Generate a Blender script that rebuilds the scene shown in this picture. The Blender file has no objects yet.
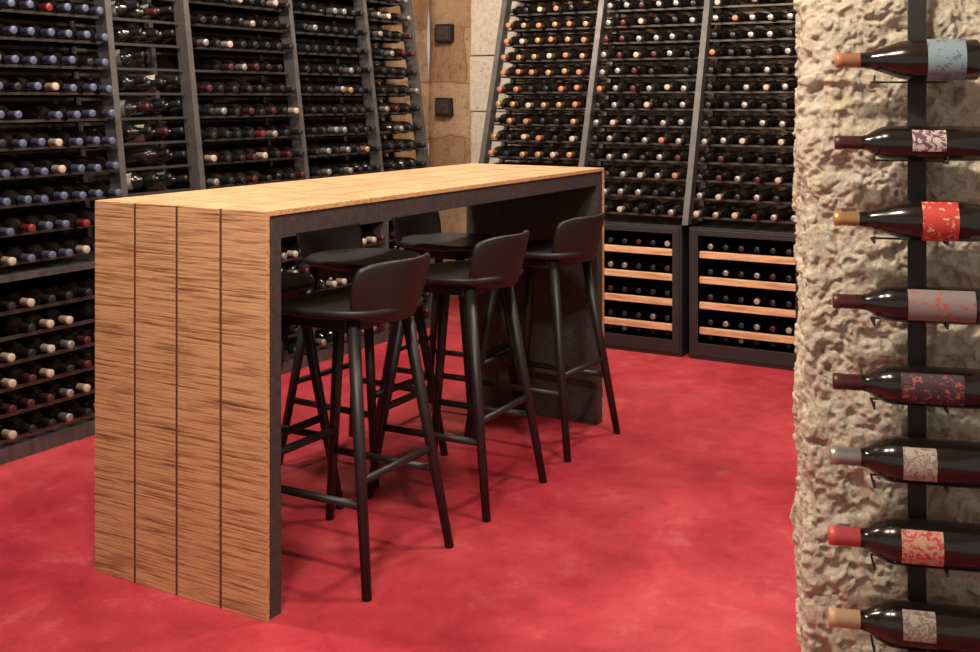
import bpy, bmesh, math, random
import numpy as np
from mathutils import Vector, Matrix, noise
random.seed(7)
S=bpy.context.scene
ROT=math.radians(60)
def W(a,b,z=0.0): return Vector((0.5*a-0.8660254*b, 0.8660254*a+0.5*b, z))

# ---------------------------------------------------------------- materials
def newmat(name):
    m=bpy.data.materials.new(name); m.use_nodes=True
    nt=m.node_tree; bs=nt.nodes['Principled BSDF']
    return m,nt,bs
def simple(name,col,rough=0.5,metal=0.0,bump=0.0,bscale=200,coat=0.0,var=0.0,spec=.5):
    m,nt,bs=newmat(name)
    bs.inputs['Base Color'].default_value=(*col,1); bs.inputs['Roughness'].default_value=rough
    bs.inputs['Metallic'].default_value=metal; bs.inputs['Coat Weight'].default_value=coat
    bs.inputs['Specular IOR Level'].default_value=spec
    tc=nt.nodes.new('ShaderNodeTexCoord'); n=nt.nodes.new('ShaderNodeTexNoise')
    n.inputs['Scale'].default_value=bscale; nt.links.new(tc.outputs['Object'],n.inputs['Vector'])
    if bump>0:
        b=nt.nodes.new('ShaderNodeBump'); b.inputs['Strength'].default_value=bump; b.inputs['Distance'].default_value=0.002
        nt.links.new(n.outputs['Fac'],b.inputs['Height']); nt.links.new(b.outputs['Normal'],bs.inputs['Normal'])
    if var>0:
        r=nt.nodes.new('ShaderNodeValToRGB'); r.color_ramp.elements[0].position=.3; r.color_ramp.elements[1].position=.7
        r.color_ramp.elements[0].color=(*[c*(1-var) for c in col],1); r.color_ramp.elements[1].color=(*[min(1,c*(1+var)) for c in col],1)
        nt.links.new(n.outputs['Fac'],r.inputs['Fac']); nt.links.new(r.outputs['Color'],bs.inputs['Base Color'])
    return m
def ramp(nt,src,stops):
    r=nt.nodes.new('ShaderNodeValToRGB'); e=r.color_ramp.elements
    while len(e)<len(stops): e.new(0.5)
    for i,(p,c) in enumerate(stops):
        e[i].position=p; e[i].color=(*c,1)
    nt.links.new(src,r.inputs['Fac']); return r.outputs['Color']
def mapn(nt,coord,scale):
    tc=nt.nodes.new('ShaderNodeTexCoord'); mp=nt.nodes.new('ShaderNodeMapping'); mp.inputs['Scale'].default_value=scale
    nt.links.new(tc.outputs[coord],mp.inputs['Vector']); return mp.outputs['Vector']
def noi(nt,vec,scale,detail=4,rough=.5,dist=0):
    n=nt.nodes.new('ShaderNodeTexNoise'); n.inputs['Scale'].default_value=scale; n.inputs['Detail'].default_value=detail
    n.inputs['Roughness'].default_value=rough; n.inputs['Distortion'].default_value=dist
    nt.links.new(vec,n.inputs['Vector']); return n.outputs['Fac']
def mix(nt,fac,a,b,mode='MIX'):
    m=nt.nodes.new('ShaderNodeMix'); m.data_type='RGBA'; m.blend_type=mode
    if isinstance(fac,float): m.inputs[0].default_value=fac
    else: nt.links.new(fac,m.inputs[0])
    for v,i in ((a,6),(b,7)):
        if isinstance(v,tuple): m.inputs[i].default_value=(*v,1)
        else: nt.links.new(v,m.inputs[i])
    return m.outputs[2]
def bump(nt,bs,h,strength,dist):
    b=nt.nodes.new('ShaderNodeBump'); b.inputs['Strength'].default_value=strength; b.inputs['Distance'].default_value=dist
    nt.links.new(h,b.inputs['Height'])
    if bs.inputs['Normal'].is_linked: nt.links.new(bs.inputs['Normal'].links[0].from_socket,b.inputs['Normal'])
    nt.links.new(b.outputs['Normal'],bs.inputs['Normal'])

def wood_mat(name,scale,light,mid,dark,rough=.5,streak=.8):
    m,nt,bs=newmat(name)
    v=mapn(nt,'Object',scale)
    n1=noi(nt,v,1.0,3,.55,0)
    c1=ramp(nt,n1,[(.33,dark),(.45,mid),(.57,light),(.78,mid)])
    v2=mapn(nt,'Object',(scale[0]*.42,scale[1]*1.2,scale[2]*.42))
    n2=noi(nt,v2,1.0,3,.65)
    c2=ramp(nt,n2,[(.34,(.45,.36,.30)),(.48,(1,1,1))])
    c=mix(nt,streak,c1,c2,'MULTIPLY')
    nt.links.new(c,bs.inputs['Base Color'])
    bs.inputs['Roughness'].default_value=rough
    bump(nt,bs,n1,.7,.002)
    return m
M_wood=wood_mat('striped_oak',(165,4.0,165),(.62,.385,.20),(.50,.285,.135),(.20,.09,.042),streak=.75)
M_slat=wood_mat('slat_wood',(4,4,60),(.66,.40,.23),(.58,.32,.17),(.40,.2,.09),streak=.3)
M_groove=simple('groove_brown',(.15,.045,.028),.6,var=.4,bscale=150)
M_black=simple('black_painted_wood',(.015,.0125,.012),.46,bump=.15,bscale=90,spec=.45)
M_steel=simple('blackened_steel',(.055,.047,.045),.5,.2,bump=.1,bscale=60,var=.25)
M_post=simple('rack_post_steel',(.085,.076,.072),.5,.3,var=.2,bscale=20)
M_strip=simple('rack_strip_metal',(.11,.10,.09),.35,.7)
M_dark=simple('rack_dark_panel',(.010,.009,.009),.6)
M_glass=simple('dark_bottle_glass',(.008,.006,.005),.17,spec=.6,coat=.15)
CAP={k:simple('capsule_'+k,c,r,mt) for k,c,r,mt in [
 ('black',(.02,.02,.022),.35,.2),('blue',(.10,.12,.20),.35,.25),('red',(.20,.025,.025),.35,.2),('silver',(.36,.34,.32),.35,.6),
 ('gold',(.52,.30,.13),.35,.5),('cream',(.42,.34,.26),.45,0),('wine',(.075,.018,.02),.4,.2),('rust',(.36,.15,.075),.45,0),('tan',(.48,.32,.18),.45,0),('pink',(.50,.075,.075),.4,.1)]}
M_lab=simple('label_paper',(.34,.30,.26),.7,var=.3,bscale=40)
M_grey=simple('label_grey',(.14,.13,.13),.7,var=.25,bscale=50)

# floor
m,nt,bs=newmat('red_concrete'); M_floor=m
v=mapn(nt,'Object',(1,1,1))
n1=noi(nt,v,1.2,10,.60,.2); n2=noi(nt,v,5,12,.72,.1); n3=noi(nt,v,80,4,.65)
c=ramp(nt,n1,[(.32,(.31,.018,.032)),(.46,(.41,.030,.046)),(.58,(.48,.045,.060)),(.74,(.54,.085,.095))])
c2=ramp(nt,n2,[(.32,(.70,.60,.62)),(.50,(1,1,1))])
c=mix(nt,.65,c,c2,'MULTIPLY')
f=ramp(nt,n2,[(.55,(0,0,0)),(.78,(.5,.5,.5))])
c=mix(nt,f,c,(.62,.18,.17))
c3=ramp(nt,n3,[(.3,(.86,.84,.84)),(.6,(1,1,1))]); c=mix(nt,1.0,c,c3,'MULTIPLY')
nt.links.new(c,bs.inputs['Base Color'])
r=ramp(nt,n2,[(.35,(.34,)*3),(.65,(.56,)*3)]); nt.links.new(r,bs.inputs['Roughness'])
bs.inputs['Specular IOR Level'].default_value=.42
bump(nt,bs,n3,.15,.0012)

def stone_mat(name,light,mid,dark,blocks=False,bs_scale=1.0):
    m,nt,bs=newmat(name)
    v=mapn(nt,'Object',(1,1,1))
    n1=noi(nt,v,5*bs_scale,8,.65,.3); n2=noi(nt,v,34*bs_scale,10,.78); n3=noi(nt,v,150*bs_scale,5,.78)
    c=ramp(nt,n1,[(.32,mid),(.5,light),(.70,mid)])
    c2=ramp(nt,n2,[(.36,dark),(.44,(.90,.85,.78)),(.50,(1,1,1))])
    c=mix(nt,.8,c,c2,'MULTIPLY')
    c3=ramp(nt,n3,[(.35,(.70,.62,.53)),(.46,(1,1,1))]); c=mix(nt,.6,c,c3,'MULTIPLY')
    if blocks:
        br=nt.nodes.new('ShaderNodeTexBrick'); br.inputs['Scale'].default_value=1.0
        br.inputs['Brick Width'].default_value=.6; br.inputs['Row Height'].default_value=.34; br.inputs['Mortar Size'].default_value=.008
        br.inputs['Mortar Smooth'].default_value=.8
        br.inputs['Color1'].default_value=(1,.95,.9,1); br.inputs['Color2'].default_value=(.72,.62,.52,1); br.inputs['Mortar'].default_value=(.65,.52,.42,1)
        uv=nt.nodes.new('ShaderNodeTexCoord'); 
        nw=nt.nodes.new('ShaderNodeTexNoise'); nw.inputs['Scale'].default_value=5
        nt.links.new(uv.outputs['UV'],nw.inputs['Vector'])
        mm=mix(nt,.08,uv.outputs['UV'],nw.outputs['Color'])
        nt.links.new(mm,br.inputs['Vector'])
        c=mix(nt,1.0,c,br.outputs['Color'],'MULTIPLY')
        bw=nt.nodes.new('ShaderNodeMath'); bw.operation='SUBTRACT'; bw.inputs[0].default_value=1
        nt.links.new(br.outputs['Fac'],bw.inputs[1]); bump(nt,bs,bw.outputs[0],.5,.015)
    nt.links.new(c,bs.inputs['Base Color']); bs.inputs['Roughness'].default_value=.95
    bs.inputs['Specular IOR Level'].default_value=.1
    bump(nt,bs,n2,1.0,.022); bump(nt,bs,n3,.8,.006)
    return m
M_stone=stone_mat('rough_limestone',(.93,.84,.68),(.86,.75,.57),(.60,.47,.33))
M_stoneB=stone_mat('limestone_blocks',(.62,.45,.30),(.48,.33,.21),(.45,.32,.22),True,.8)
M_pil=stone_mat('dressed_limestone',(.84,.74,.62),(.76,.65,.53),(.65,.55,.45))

# ---------------------------------------------------------------- helpers
def link(o): S.collection.objects.link(o); return o
def meshobj(name,verts,faces,mats,mi=None,parent=None,smooth=False):
    me=bpy.data.meshes.new(name); me.from_pydata([tuple(v) for v in verts],[],faces)
    for mm in mats: me.materials.append(mm)
    if mi is not None: me.polygons.foreach_set('material_index',mi)
    if smooth: me.polygons.foreach_set('use_smooth',[True]*len(me.polygons))
    me.update(); o=link(bpy.data.objects.new(name,me))
    if parent: o.parent=parent
    return o
def empty(name,a=None,b=None,rot=ROT,loc=None):
    e=link(bpy.data.objects.new(name,None)); e.location=loc if loc is not None else W(a,b); e.rotation_euler=(0,0,rot); e.empty_display_size=.1
    return e
class Boxes:
    def __init__(s): s.v=[];s.f=[];s.m=[]
    def box(s,x0,x1,y0,y1,z0,z1,mi=0,shear=None):
        n=len(s.v)
        for z in (z0,z1):
            for (x,y) in ((x0,y0),(x1,y0),(x1,y1),(x0,y1)):
                dx,dy=(shear(z) if shear else (0,0)); s.v.append((x+dx,y+dy,z))
        for q in ((0,3,2,1),(4,5,6,7),(0,1,5,4),(1,2,6,5),(2,3,7,6),(3,0,4,7)):
            s.f.append(tuple(n+i for i in q)); s.m.append(mi)
    def obj(s,name,mats,parent=None,bevel=0):
        o=meshobj(name,s.v,s.f,mats,s.m,parent)
        if bevel:
            b=o.modifiers.new('bevel','BEVEL'); b.width=bevel; b.segments=2; b.limit_method='ANGLE'
        return o
def tube(acc,p0,p1,r0,r1,seg=14,mi=0):
    p0=Vector(p0);p1=Vector(p1); d=(p1-p0).normalized()
    up=Vector((0,0,1)) if abs(d.z)<.9 else Vector((1,0,0))
    x=d.cross(up).normalized(); y=d.cross(x)
    n=len(acc.v)
    for p,r in ((p0,r0),(p1,r1)):
        for i in range(seg):
            t=2*math.pi*i/seg; acc.v.append(tuple(p+x*r*math.cos(t)+y*r*math.sin(t)))
    for i in range(seg):
        j=(i+1)%seg; acc.f.append((n+i,n+j,n+seg+j,n+seg+i)); acc.m.append(mi)
    acc.f.append(tuple(n+i for i in range(seg))[::-1]); acc.m.append(mi)
    acc.f.append(tuple(n+seg+i for i in range(seg))); acc.m.append(mi)

BORD=[(0,0),(.0005,.033),(.005,.0370),(.10,.0372),(.190,.0370),(.205,.0350),(.222,.0265),(.236,.0175),(.248,.0148),(.2482,.0152),(.285,.0145),(.286,.0158),(.2985,.0155),(.300,.0135),(.3001,0)]
BURG=[(0,0),(.0005,.036),(.006,.0425),(.06,.0432),(.125,.0430),(.150,.0395),(.180,.0285),(.205,.0195),(.228,.0158),(.2282,.0162),(.262,.0150),(.263,.0165),(.275,.0160),(.2765,.014),(.2768,0)]
def add_bottle(acc,base,d,prof,capz,capmi,seg=12,sr=1,sl=1,lab=None,glassmi=0):
    base=Vector(base); d=Vector(d).normalized()
    up=Vector((0,0,1)) if abs(d.z)<.9 else Vector((1,0,0))
    x=d.cross(up).normalized(); y=x.cross(d)
    n=len(acc.v); k=len(prof)
    for (h,r) in prof:
        for i in range(seg):
            t=2*math.pi*(i)/seg; acc.v.append(tuple(base+d*h*sl+x*r*sr*math.cos(t)+y*r*sr*math.sin(t)))
    for a in range(k-1):
        h=(prof[a][0]+prof[a+1][0])/2
        mi=capmi if h>capz else glassmi
        if lab is not None and .06<h<.19 : mi=lab
        for i in range(seg):
            j=(i+1)%seg
            acc.f.append((n+a*seg+i,n+a*seg+j,n+(a+1)*seg+j,n+(a+1)*seg+i)); acc.m.append(mi)

# ---------------------------------------------------------------- room shell
A0,A1,B0,B1,H=-1.6,6.45,-1.5,4.2,2.7
fl=Boxes(); fl.box(A0,A1+.3,B0,B1+.3,-.1,0); o=fl.obj('floor',[M_floor]); o.rotation_euler=(0,0,ROT)
cl=Boxes(); cl.box(A0,A1+.3,B0,B1+.3,H,H+.1); o=cl.obj('ceiling',[simple('ceiling_plaster',(.62,.53,.43),.9,bump=.4,bscale=20)]); o.rotation_euler=(0,0,ROT)
def wall(name,p0,p1,th,mat):
    L=math.hypot(p1[0]-p0[0],p1[1]-p0[1]); nx=max(2,int(L/.06)); nz=int(H/.06)
    nrm=Vector((-th[0],-th[1],0)).normalized()
    V=[];F=[];UV=[]
    for k in range(nz+1):
        for i in range(nx+1):
            t=i/nx; z=H*k/nz; p=Vector((p0[0]+(p1[0]-p0[0])*t,p0[1]+(p1[1]-p0[1])*t,z))
            dsp=.02*noise.noise(p*3)+.012*noise.noise(p*8)
            V.append(p+nrm*dsp); UV.append((L*t,z))
    for k in range(nz):
        for i in range(nx):
            q=k*(nx+1)+i; F.append((q,q+1,q+nx+2,q+nx+1))
    n=len(V); tv=Vector((th[0],th[1],0))
    for (pp,z) in ((p0,0),(p1,0),(p1,H),(p0,H)): V.append(Vector((pp[0],pp[1],z))+tv); UV.append((0,z))
    c=[0,nx,(nz)*(nx+1)+nx,nz*(nx+1)]
    F.append((n+3,n+2,n+1,n))
    F.append((c[0],n,n+1)+tuple(range(nx,0,-1)))
    F.append(tuple(range(c[3],c[2]+1))+(n+2,n+3))
    F.append(tuple(range(0,c[3]+1,nx+1))+(n+3,n)); F.append(tuple(range(c[1],c[2]+1,nx+1))+(n+2,n+1))
    o=meshobj(name,V,F,[mat],smooth=False)
    uvl=o.data.uv_layers.new(name='UVMap')
    for li,lp in enumerate(o.data.loops): uvl.data[li].uv=UV[lp.vertex_index]
    for p in o.data.polygons:
        if len(p.vertices)==4: p.use_smooth=True
    o.rotation_euler=(0,0,ROT); return o
wall('wall_left',(A0,B1),(A1,B1),(0,.3),M_stoneB)
wall('wall_back',(A1,B1),(A1,-.85),(.3,0),M_stoneB)
wall('wall_side',(A1,-.85),(2.95,-.85),(0,-.3),M_stoneB)
q=Boxes()
zz=0
for i,h in enumerate((.42,.38,.45,.36,.40,.39,.30)):
    q.box(6.33+.006*(i%2),A1+.05,3.36,3.80+(.012 if i%2 else 0),zz+.003,min(zz+h,H)-.003); zz+=h
o=q.obj('stone_pilaster',[M_pil],bevel=.008); o.rotation_euler=(0,0,ROT)

# near rough limestone wall (right side of the photo)
ED=Vector((.698,2.540,0)); wd=Vector((.972,-.233,0)).normalized()
wn=Vector((-.233,-.972,0)).normalized()   # toward the camera
bk=-wn
def sst(x): x=min(1,max(0,x)); return x*x*(3-2*x)
def near_wall():
    path=[]; D=.55; L=1.6
    for i in range(40): path.append((ED+bk*(D-(D-.03)*i/39),(-wd)))
    R=.03
    for i in range(1,8):
        t=i/8*math.pi/2
        path.append((ED+wd*(R-R*math.cos(t))+bk*(R-R*math.sin(t)), (-wd*math.cos(t)+wn*math.sin(t))))
    n1=140
    for i in range(n1): path.append((ED+wd*(R+.50*i/(n1-1)),wn))
    for i in range(1,40): path.append((ED+wd*(R+.50+(L-.54)*i/39),wn))
    nz=680; V=[];F=[]; m=len(path)
    for k in range(nz+1):
        z=H*k/nz
        for (p,n) in path:
            q=Vector((p.x,p.y,z))
            big=noise.noise(q*3.0)*.012
            h=(noise.noise(q*6+Vector((3,3,3)))+.5*noise.noise(q*19)+.45*noise.noise(q*48))*2.6
            fl_=math.floor(h); fr=h-fl_
            ter=(fl_+sst((fr-.80)/.20))*.0072
            pit=-sst((noise.noise(q*34+Vector((9,1,4)))-.24)*5)*.009
            pit2=-sst((noise.noise(q*13+Vector((1,8,2)))-.30)*5)*.014
            fine=noise.noise(q*60)*.0022+noise.noise(q*130)*.0024
            V.append(q+n*(big+ter+pit+pit2+fine))
    for k in range(nz):
        for i in range(m-1):
            a=k*m+i; F.append((a,a+1,a+m+1,a+m))
    n=len(V)
    e=ED+wd*L+bk*D
    V.append(e); V.append(Vector((e.x,e.y,H)))
    s=[k*m for k in range(nz+1)]; t=[k*m+m-1 for k in range(nz+1)]
    F.append(tuple(s)+(n+1,n)); F.append(tuple(t[::-1])+(n,n+1))
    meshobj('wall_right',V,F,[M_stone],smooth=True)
near_wall()

# ---------------------------------------------------------------- bar table
T=empty('bar_table',2.243,1.955)
LX,LY,TH=2.092,.635,1.052
bx=Boxes()
bx.box(.01,.062,0.004,LY-.004,0,1.038); bx.box(LX-.062,LX-.01,.004,LY-.004,0,1.038); bx.box(.062,LX-.062,.004,LY-.004,.982,1.038)
bx.obj('steel_frame',[M_steel],T,.0015)
bx=Boxes()
pw=LY/4; g=.0048
for i in range(4):
    y0=i*pw+(g if i else 0); y1=(i+1)*pw-(g if i<3 else 0)
    bx.box(0,.012,y0,y1,.0,TH-.0005); bx.box(LX-.012,LX,y0,y1,.0,TH-.0005); bx.box(0.0125,LX-.0125,y0,y1,1.038,TH)
bx.obj('wood_planks',[M_wood],T,.0012)
bx=Boxes()
for i in range(1,4):
    for (c,w) in ((-.0022,.0017),(.0022,.0017)):
        yc=i*pw+c
        bx.box(.0015,.0115,yc-w,yc+w,0,TH-.002); bx.box(LX-.0115,LX-.0015,yc-w,yc+w,0,TH-.002); bx.box(.013,LX-.013,yc-w,yc+w,1.036,TH-.0015)
bx.obj('joint_strips',[M_groove],T)

# ---------------------------------------------------------------- bar stools
def seat_mesh():
    V=[];F=[]; N=40
    rings=[(.0,.744),(.35,.745),(.65,.749),(.88,.757),(.97,.758),(1.0,.750),(.985,.738),(.88,.728),(.5,.718),(.0,.718)]
    for (r,z) in rings:
        for i in range(N):
            t=2*math.pi*i/N; c,s=math.cos(t),math.sin(t)
            x=.205*r*math.copysign(abs(c)**.72,c); y=.205*r*math.copysign(abs(s)**.72,s)
            x*=1+.10*(y/.2)
            zz=z-(.012*max(0,y/.195)**2 if z>.73 else 0)
            V.append((x,y-.005,zz))
    for k in range(len(rings)-1):
        for i in range(N):
            j=(i+1)%N; F.append((k*N+i,(k+1)*N+i,(k+1)*N+j,k*N+j))
    return V,F
def back_mesh():
    V=[];F=[]; ns,ntt=16,10; th=.018
    for side in (0,1):
        for k in range(ntt+1):
            t=k/ntt
            for i in range(ns+1):
                s=-1+2*i/ns
                w=.152+.032*math.sin(min(1,t*1.4)*math.pi/2)
                if t>.8: w*=1-.06*((t-.8)/.2)**2
                x=s*w
                y=-.205-.040*t+.074*s*s
                ztop=.893-.018*abs(s)**5; zb=.712+.016*abs(s)**3
                z=zb+(ztop-zb)*t
                V.append((x*(1-.03*side),y+(th if side else 0),z))
    n=(ns+1)*(ntt+1)
    for k in range(ntt):
        for i in range(ns):
            a=k*(ns+1)+i
            F.append((a,a+1,a+ns+2,a+ns+1)); F.append((n+a,n+a+ns+1,n+a+ns+2,n+a+1))
    for i in range(ns):
        F.append((i,n+i,n+i+1,i+1)); a=ntt*(ns+1)+i; F.append((a,a+1,n+a+1,n+a))
    for k in range(ntt):
        a=k*(ns+1); F.append((a,a+ns+1,n+a+ns+1,n+a)); a+=ns; F.append((a,n+a,n+a+ns+1,a+ns+1))
    return V,F
def stool(a,b,rot):
    E=empty('bar_stool',a,b,ROT+rot)
    V,F=seat_mesh(); o=meshobj('seat',V,F,[M_black],parent=E,smooth=True)
    V,F=back_mesh(); o=meshobj('backrest',V,F,[M_black],parent=E,smooth=True)
    sb=o.modifiers.new('sub','SUBSURF'); sb.levels=1; sb.render_levels=2
    tp=(.128,.120); ft=(.208,.225); z1=.722
    def P(sx,sy,z):
        t=1-z/z1; return (sx*(tp[0]+(ft[0]-tp[0])*t), sy*(tp[1]+(ft[1]-tp[1])*t)+.005, z)
    n=1
    for sx in (-1,1):
        for sy in (-1,1):
            q=Boxes(); tube(q,P(sx,sy,z1),P(sx,sy,0.0),.0190,.0135,20)
            o=q.obj('leg_%d'%n,[M_black],E); n+=1
            for p in o.data.polygons:
                if len(p.vertices)==4: p.use_smooth=True
    q=Boxes()
    tube(q,P(-1,-1,.30),P(1,-1,.30),.0115,.0115); tube(q,P(-1,1,.30),P(1,1,.30),.0125,.0125)
    tube(q,P(-1,-1,.235),P(-1,1,.235),.0115,.0115); tube(q,P(1,-1,.235),P(1,1,.235),.0115,.0115)
    o=q.obj('footrest_rungs',[M_black],E)
    for p in o.data.polygons:
        if len(p.vertices)==4: p.use_smooth=True
    q=Boxes(); q.box(-.135,.135,-.125,-.095,.692,.722); q.box(-.135,.135,.105,.135,.692,.722)
    q.box(-.14,-.11,-.1,.11,.692,.722); q.box(.11,.14,-.1,.11,.692,.722)
    q.obj('seat_support',[M_black],E,.004)
for a,b,r in ((2.685,2.030,0),(3.33,2.045,.03),(4.005,2.068,-.04)): stool(a,b,r)
for a,b,r in ((2.78,2.52,math.pi),(3.43,2.53,math.pi-.05),(4.02,2.52,math.pi+.04)): stool(a,b,r)

# ---------------------------------------------------------------- wine racks
GM=[M_glass,CAP['black'],CAP['blue'],CAP['red'],CAP['silver'],CAP['gold'],CAP['cream'],CAP['wine'],M_lab,M_grey,CAP['rust']]
def pick(w):
    r=random.random()*sum(w.values()); 
    for k,x in w.items():
        r-=x
        if r<=0: return k
    return k
def build_rack(name,posts,along,front0,lean,pitch,palettes,display=(),ztop=2.25,zsplit=.685,lower=True,shade_panel=False,colw=.086):
    E=empty(name,loc=Vector((0,0,0)))
    def P(l,d,z): return (l,d,z) if along=='a' else (d,l,z)
    fr=Boxes(); st=Boxes(); bt=Boxes()
    def bx(acc,l0,l1,d0,d1,z0,z1,mi=0,sh=None):
        if along=='a': acc.box(l0,l1,d0,d1,z0,z1,mi,(lambda z:(0,sh(z))) if sh else None)
        else: acc.box(d0,d1,l0,l1,z0,z1,mi,(lambda z:(sh(z),0)) if sh else None)
    fz=lambda z: lean*(z-zsplit)
    for l in posts:
        bx(fr,l-.016,l+.016,front0-.03,front0+.035,zsplit,ztop,0,fz)
        bx(fr,l-.012,l+.012,front0+.20,front0+.235,zsplit,ztop,0,fz)
        if lower: bx(fr,l-.018,l+.018,front0-.03,front0+.38,0.0,zsplit)
    l0,l1=min(posts),max(posts)
    if lower:
        bx(fr,l0,l1,front0-.025,front0+.38,zsplit-.02,zsplit); bx(fr,l0,l1,front0-.02,front0+.38,0.0,.055)
        bx(fr,l0,l1,front0+.36,front0+.38,.055,zsplit,1)
    bx(fr,l0,l1,front0,front0+.05,ztop-.04,ztop,0,fz)
    if shade_panel: bx(fr,l0,l1,front0+.262,front0+.272,zsplit,ztop,1,fz)  # added black sheet, stands in for the shade on the wall behind
    sp=sorted(posts)
    for bi in range(len(sp)-1):
        c0,c1=sp[bi]+.02,sp[bi+1]-.02; wdt=c1-c0; n=max(1,int(wdt/colw)); pal=palettes[bi]
        z=zsplit+.06; row=0
        while z<ztop-.1:
            f=front0+fz(z)
            bx(st,c0,c1,f+.004,f+.009,z-.028,z-.017); bx(st,c0,c1,f+.02,f+.026,z-.028,z-.022)
            bx(st,c0,c1,f+.20,f+.206,z-.052,z-.040)
            if bi in display:
                k=3 if wdt<.45 else 5
                for i in range(k):
                    if random.random()<.06: continue
                    la=c0+.045+i*.094; 
                    add_bottle(bt,P(la,f+.225,z+.004),P(.55,-.80,.10+random.uniform(-.03,.05)),BORD,.245,pick(pal),lab=pick({8:.7,9:3,0:5}),seg=12,sl=.86)
            else:
                for i in range(n):
                    if random.random()<.03: continue
                    la=c0+wdt*(i+.5)/n+random.uniform(-.004,.004); dep=random.uniform(-.008,.010)
                    add_bottle(bt,P(la,f+.235+dep,z),P(0,-1,random.uniform(-.01,.02)),BORD,.242,pick(pal))
            z+=pitch; row+=1
        if lower:
            z=.105
            while z<zsplit-.06:
                bx(st,c0,c1,front0-.012,front0-.006,z-.034,z-.020)
                bx(st,c0,c1,front0+.19,front0+.2,z-.052,z-.038)
                for i in range(n):
                    if random.random()<.05: continue
                    la=c0+wdt*(i+.5)/n
                    add_bottle(bt,P(la,front0+.245+random.uniform(-.006,.006),z),P(0,-1,0.01),BORD,.242,pick({6:2.5,1:2.5,4:1.5,7:1}))
                z+=.094
    fr.obj('rack_frame',[M_post,M_dark],E); st.obj('rack_strips',[M_strip],E)
    o=bt.obj('stored_wine_bottles',GM,E); o.data.polygons.foreach_set('use_smooth',[True]*len(o.data.polygons))
    return E
blue={2:8,3:.8,6:.6,1:.8}; drk={1:6,4:1.4,6:.6,7:1.5,3:.25}
build_rack('wine_rack',[2.04,2.68,3.324,3.774,4.503,5.146,5.606],'a',3.655,.128,.106,
   [blue,blue,{1:3,7:1},drk,{1:5,4:1.3,5:.4},drk],display=(2,),shade_panel=True)
gold={5:4,10:3,6:1,1:1.2}; silv={4:3,1:4,6:1,7:1,10:.3}
build_rack('wine_rack',[.80,1.43,2.069,2.697,3.334],'b',5.62,.29,.0925,[silv,silv,silv,gold],lower=False)

# ---------------------------------------------------------------- wine cabinets below back rack
M_cab=simple('cabinet_black',(.02,.018,.018),.45)
def cabinet(b0,b1):
    E=empty('wine_cabinet',5.60,b0); w=b1-b0
    q=Boxes(); D=.5; Hh=.675; t=.022
    q.box(0,D,0,t,0,Hh); q.box(0,D,w-t,w,0,Hh); q.box(0,D,t,w-t,Hh-.035,Hh); q.box(0,D,t,w-t,0,.07); q.box(D-.02,D,t,w-t,.07,Hh-.035)
    q.box(-.006,.0,.012,.05,.02,Hh-.01,0); q.box(-.006,0,w-.05,w-.012,.02,Hh-.01,0); q.box(-.006,0,.05,w-.05,Hh-.04,Hh-.01,0); q.box(-.006,0,.05,w-.05,.02,.085,0)
    q.obj('cabinet_body',[M_cab],E,.002)
    s=Boxes(); r=Boxes(); bt=Boxes()
    for z in (.145,.275,.405,.535):
        s.box(.008,.03,.052,w-.052,z-.016,z+.018); r.box(.03,D-.03,t,w-t,z-.012,z-.004)
        for i in range(6):
            add_bottle(bt,(.345,t+.035+(w-2*t-.07)*(i+.5)/6,z+.034),(-1,0,.02),BORD,.242,pick({1:5,4:1.2,6:.4,7:1}))
    for i in range(6): add_bottle(bt,(.345,t+.035+(w-2*t-.07)*(i+.5)/6,.108),(-1,0,.0),BORD,.242,pick({1:3,4:1}),sr=.95)
    s.obj('wood_shelf_fronts',[M_slat],E,.002); r.obj('shelves',[M_dark],E)
    o=bt.obj('stored_wine_bottles',GM,E); o.data.polygons.foreach_set('use_smooth',[True]*len(o.data.polygons))
for b0,b1 in ((.81,1.41),(1.45,2.05),(2.09,2.69),(2.73,3.33)): cabinet(b0,b1)

# ---------------------------------------------------------------- electrical boxes on back wall
M_sock=simple('socket_plastic',(.05,.04,.036),.4)
for z in (1.77,1.28):
    E=empty('wall_socket',A1-.015,4.06); E.location.z=z
    q=Boxes(); q.box(-.035,.03,-.06,.06,-.06,.06); q.obj('housing',[M_dark],E,.006)
    q=Boxes(); q.box(-.040,-.034,-.045,.045,-.045,.045); tube(q,(-.048,0,0),(-.038,0,0),.022,.022,20); q.obj('socket_face',[M_sock],E,.002)

# ---------------------------------------------------------------- wall mounted bottle display
BAR=Vector((.896,2.40,0)); 
def ws(s,off,z):
    p=BAR+wd*s+wn*off; return Vector((p.x,p.y,z))
rowsy=[56,136,216,298,381,459,541,624]
zs=[1.345-(y-97)*2.40/1141 for y in rowsy]
pitch=zs[0]-zs[1]
allz=zs+[zs[-1]-pitch]
E=empty('bottle_display_bracket',loc=Vector((0,0,0)),rot=0)
ang=math.atan2(wd.y,wd.x)
E.location=BAR; E.rotation_euler=(0,0,ang)
q=Boxes(); q.box(-.010,.028,.054,.060,.0,2.05); q.obj('mounting_bar',[M_dark],E,.001)
q=Boxes()
for z in allz:
    rr=.0525
    q.box(-.008,.024,.046,.056,z-rr-.008,z-rr+.006)
    q.box(-.088,.060,.046,.050,z-rr-.004,z-rr)
    for x in (-.088,.056):
        q.box(x,x+.004,-.030,.05,z-rr-.004,z-rr)
        q.box(x,x+.004,-.034,-.030,z-rr-.004,z-rr+.012)
q.obj('bottle_cradles',[M_dark],E)
def label_mat(name,bg,fg,scale,thr):
    m,nt,bs=newmat(name); v=mapn(nt,'Object',(1,1,1)); n=noi(nt,v,scale,3,.6,1.5)
    c=ramp(nt,n,[(thr,bg),(thr+.03,fg)]); nt.links.new(c,bs.inputs['Base Color']); bs.inputs['Roughness'].default_value=.6
    return m
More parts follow.
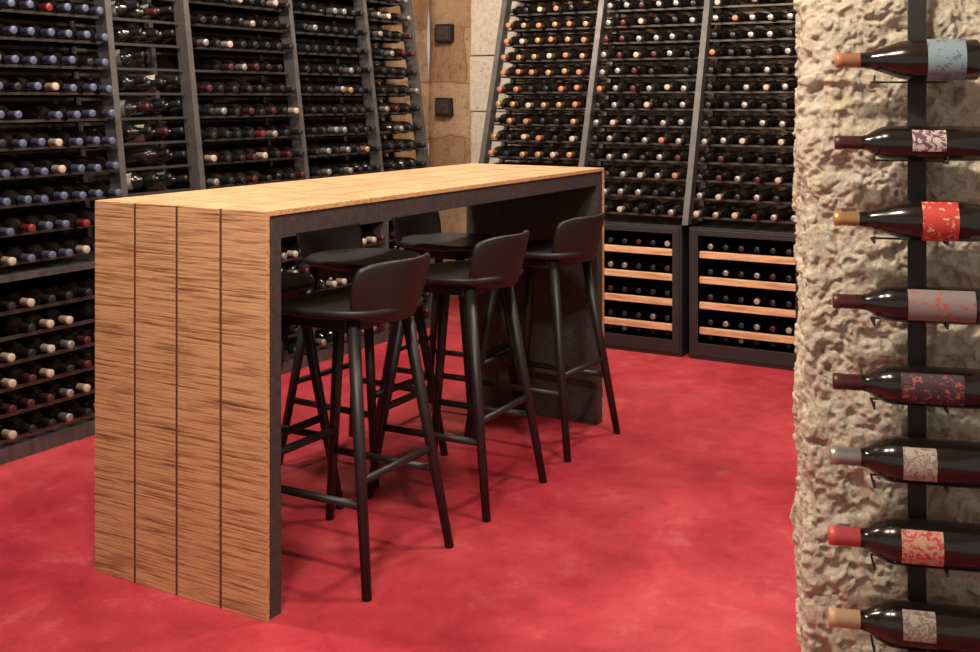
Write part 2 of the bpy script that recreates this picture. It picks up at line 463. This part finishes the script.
LAB=[label_mat('label_blue',(.17,.235,.27),(.08,.12,.16),60,.58),
     label_mat('label_white',(.46,.41,.36),(.12,.04,.07),60,.49),
     label_mat('label_red',(.48,.04,.032),(.58,.34,.22),40,.57),
     label_mat('label_stone',(.20,.16,.15),(.38,.045,.04),40,.58),
     label_mat('label_dark',(.04,.018,.026),(.28,.07,.055),50,.57),
     label_mat('label_silver',(.36,.31,.25),(.18,.15,.12),90,.52),
     label_mat('label_cream',(.46,.27,.19),(.42,.045,.04),70,.50),
     label_mat('label_pewter',(.30,.26,.20),(.15,.12,.10),90,.50)]
spec=[(BURG,-.163,1.0,1.04,'rust',(.030,.102,-80,88)),
      (BORD,-.164,.98,1.02,'wine',(.085,.150,-25,50)),
      (BURG,-.166,.98,1.06,'gold',(.045,.112,-70,72)),
      (BORD,-.168,1.04,1.10,'wine',(.045,.165,-50,60)),
      (BORD,-.168,1.12,1.12,'wine',(.07,.180,-45,50)),
      (BORD,-.174,1.28,1.20,'silver',(.125,.180,-38,50)),
      (BORD,-.177,1.30,1.24,'pink',(.118,.184,-40,50)),
      (BORD,-.177,1.30,1.24,'tan',(.130,.182,-15,60))]
def wall_bottle(i,z,sp):
    prof,tip,sr,sl,cap,(h0,h1,a0,a1)=sp
    L=prof[-1][0]*sl
    rmax=max(r for h,r in prof)*sr
    zc=z-.052+rmax+.0005
    o=empty('wine_bottle',loc=ws(tip+L,0,zc),rot=ang)
    q=Boxes(); add_bottle(q,(0,0,0),(-1,0,0),prof,.242 if prof is BORD else .226,1,seg=40,sr=sr,sl=sl)
    b=q.obj('bottle_glass',[M_glass,CAP[cap]],o); b.data.polygons.foreach_set('use_smooth',[True]*len(b.data.polygons))
    V=[];F=[];nn=24; 
    hs=[h0+(h1-h0)*k/6 for k in range(7)]
    def rad(h):
        for (x0,r0),(x1,r1) in zip(prof,prof[1:]):
            if x0<=h<=x1 and x1>x0: return (r0+(r1-r0)*(h-x0)/(x1-x0))*sr
    for h in hs:
        for k in range(nn+1):
            t=math.radians(a0+(a1-a0)*k/nn); r=rad(h)+.0008
            V.append((-h*sl,-r*math.cos(t),r*math.sin(t)))
    for a in range(6):
        for k in range(nn):
            n=a*(nn+1)+k; F.append((n,n+1,n+nn+2,n+nn+1))
    meshobj('label',V,F,[LAB[i%8]],parent=o,smooth=True)
for i,(z,sp) in enumerate(zip(zs,spec)): wall_bottle(i,z,sp)
wall_bottle(1,allz[-1],spec[6])

# ---------------------------------------------------------------- lights
def spot_fixture(a,b,power,size=.14,col=(1,.88,.74),aim=None,world=None):
    loc=W(a,b) if world is None else Vector(world)
    E=empty('ceiling_spotlight',loc=Vector((loc.x,loc.y,H)),rot=0)
    q=Boxes(); tube(q,(0,0,0),(0,0,-.02),.05,.05,20); tube(q,(0,0,-.02),(0,0,-.05),.012,.012,10); tube(q,(0,0,-.05),(0,0,-.13),.055,.06,24)
    q.obj('lamp_housing',[M_dark],E)
    l=bpy.data.lights.new('lamp','AREA'); l.shape='DISK'; l.size=size; l.energy=power; l.color=col
    o=link(bpy.data.objects.new('lamp_light',l)); o.parent=E; o.location=(0,0,-.14)
    if aim is not None:
        d=Vector(aim)-Vector((loc.x,loc.y,H-.14)); o.rotation_euler=d.to_track_quat('-Z','Y').to_euler()
spot_fixture(2.1,2.75,44,aim=W(2.9,2.9,.5))
spot_fixture(3.4,2.9,44,aim=W(3.9,4.0,1.0))
spot_fixture(4.9,3.0,50,aim=W(5.8,3.2,1.0))
spot_fixture(4.8,1.6,44,aim=W(5.7,1.9,.8))
spot_fixture(3.3,1.2,34,size=.25,aim=W(3.3,1.3,0))
spot_fixture(1.3,1.4,36,size=.25,aim=W(2.2,1.9,.3))
spot_fixture(0,0,48,aim=(1.0,2.5,.7),world=(.02,1.62,0),col=(1,.87,.72))
w=bpy.data.worlds.new('world'); S.world=w; w.use_nodes=True
w.node_tree.nodes['Background'].inputs[0].default_value=(1,.91,.80,1); w.node_tree.nodes['Background'].inputs[1].default_value=.48

# ---------------------------------------------------------------- camera
cd=bpy.data.cameras.new('camera'); co=link(bpy.data.objects.new('camera',cd))
co.location=(0,0,1.345); co.rotation_euler=(math.pi/2,0,0)
cd.sensor_width=36; cd.lens=36*1141/980; cd.shift_y=-(326-97)/980; cd.clip_start=.02
S.camera=co
S.view_settings.view_transform='Standard'; S.view_settings.look='None'
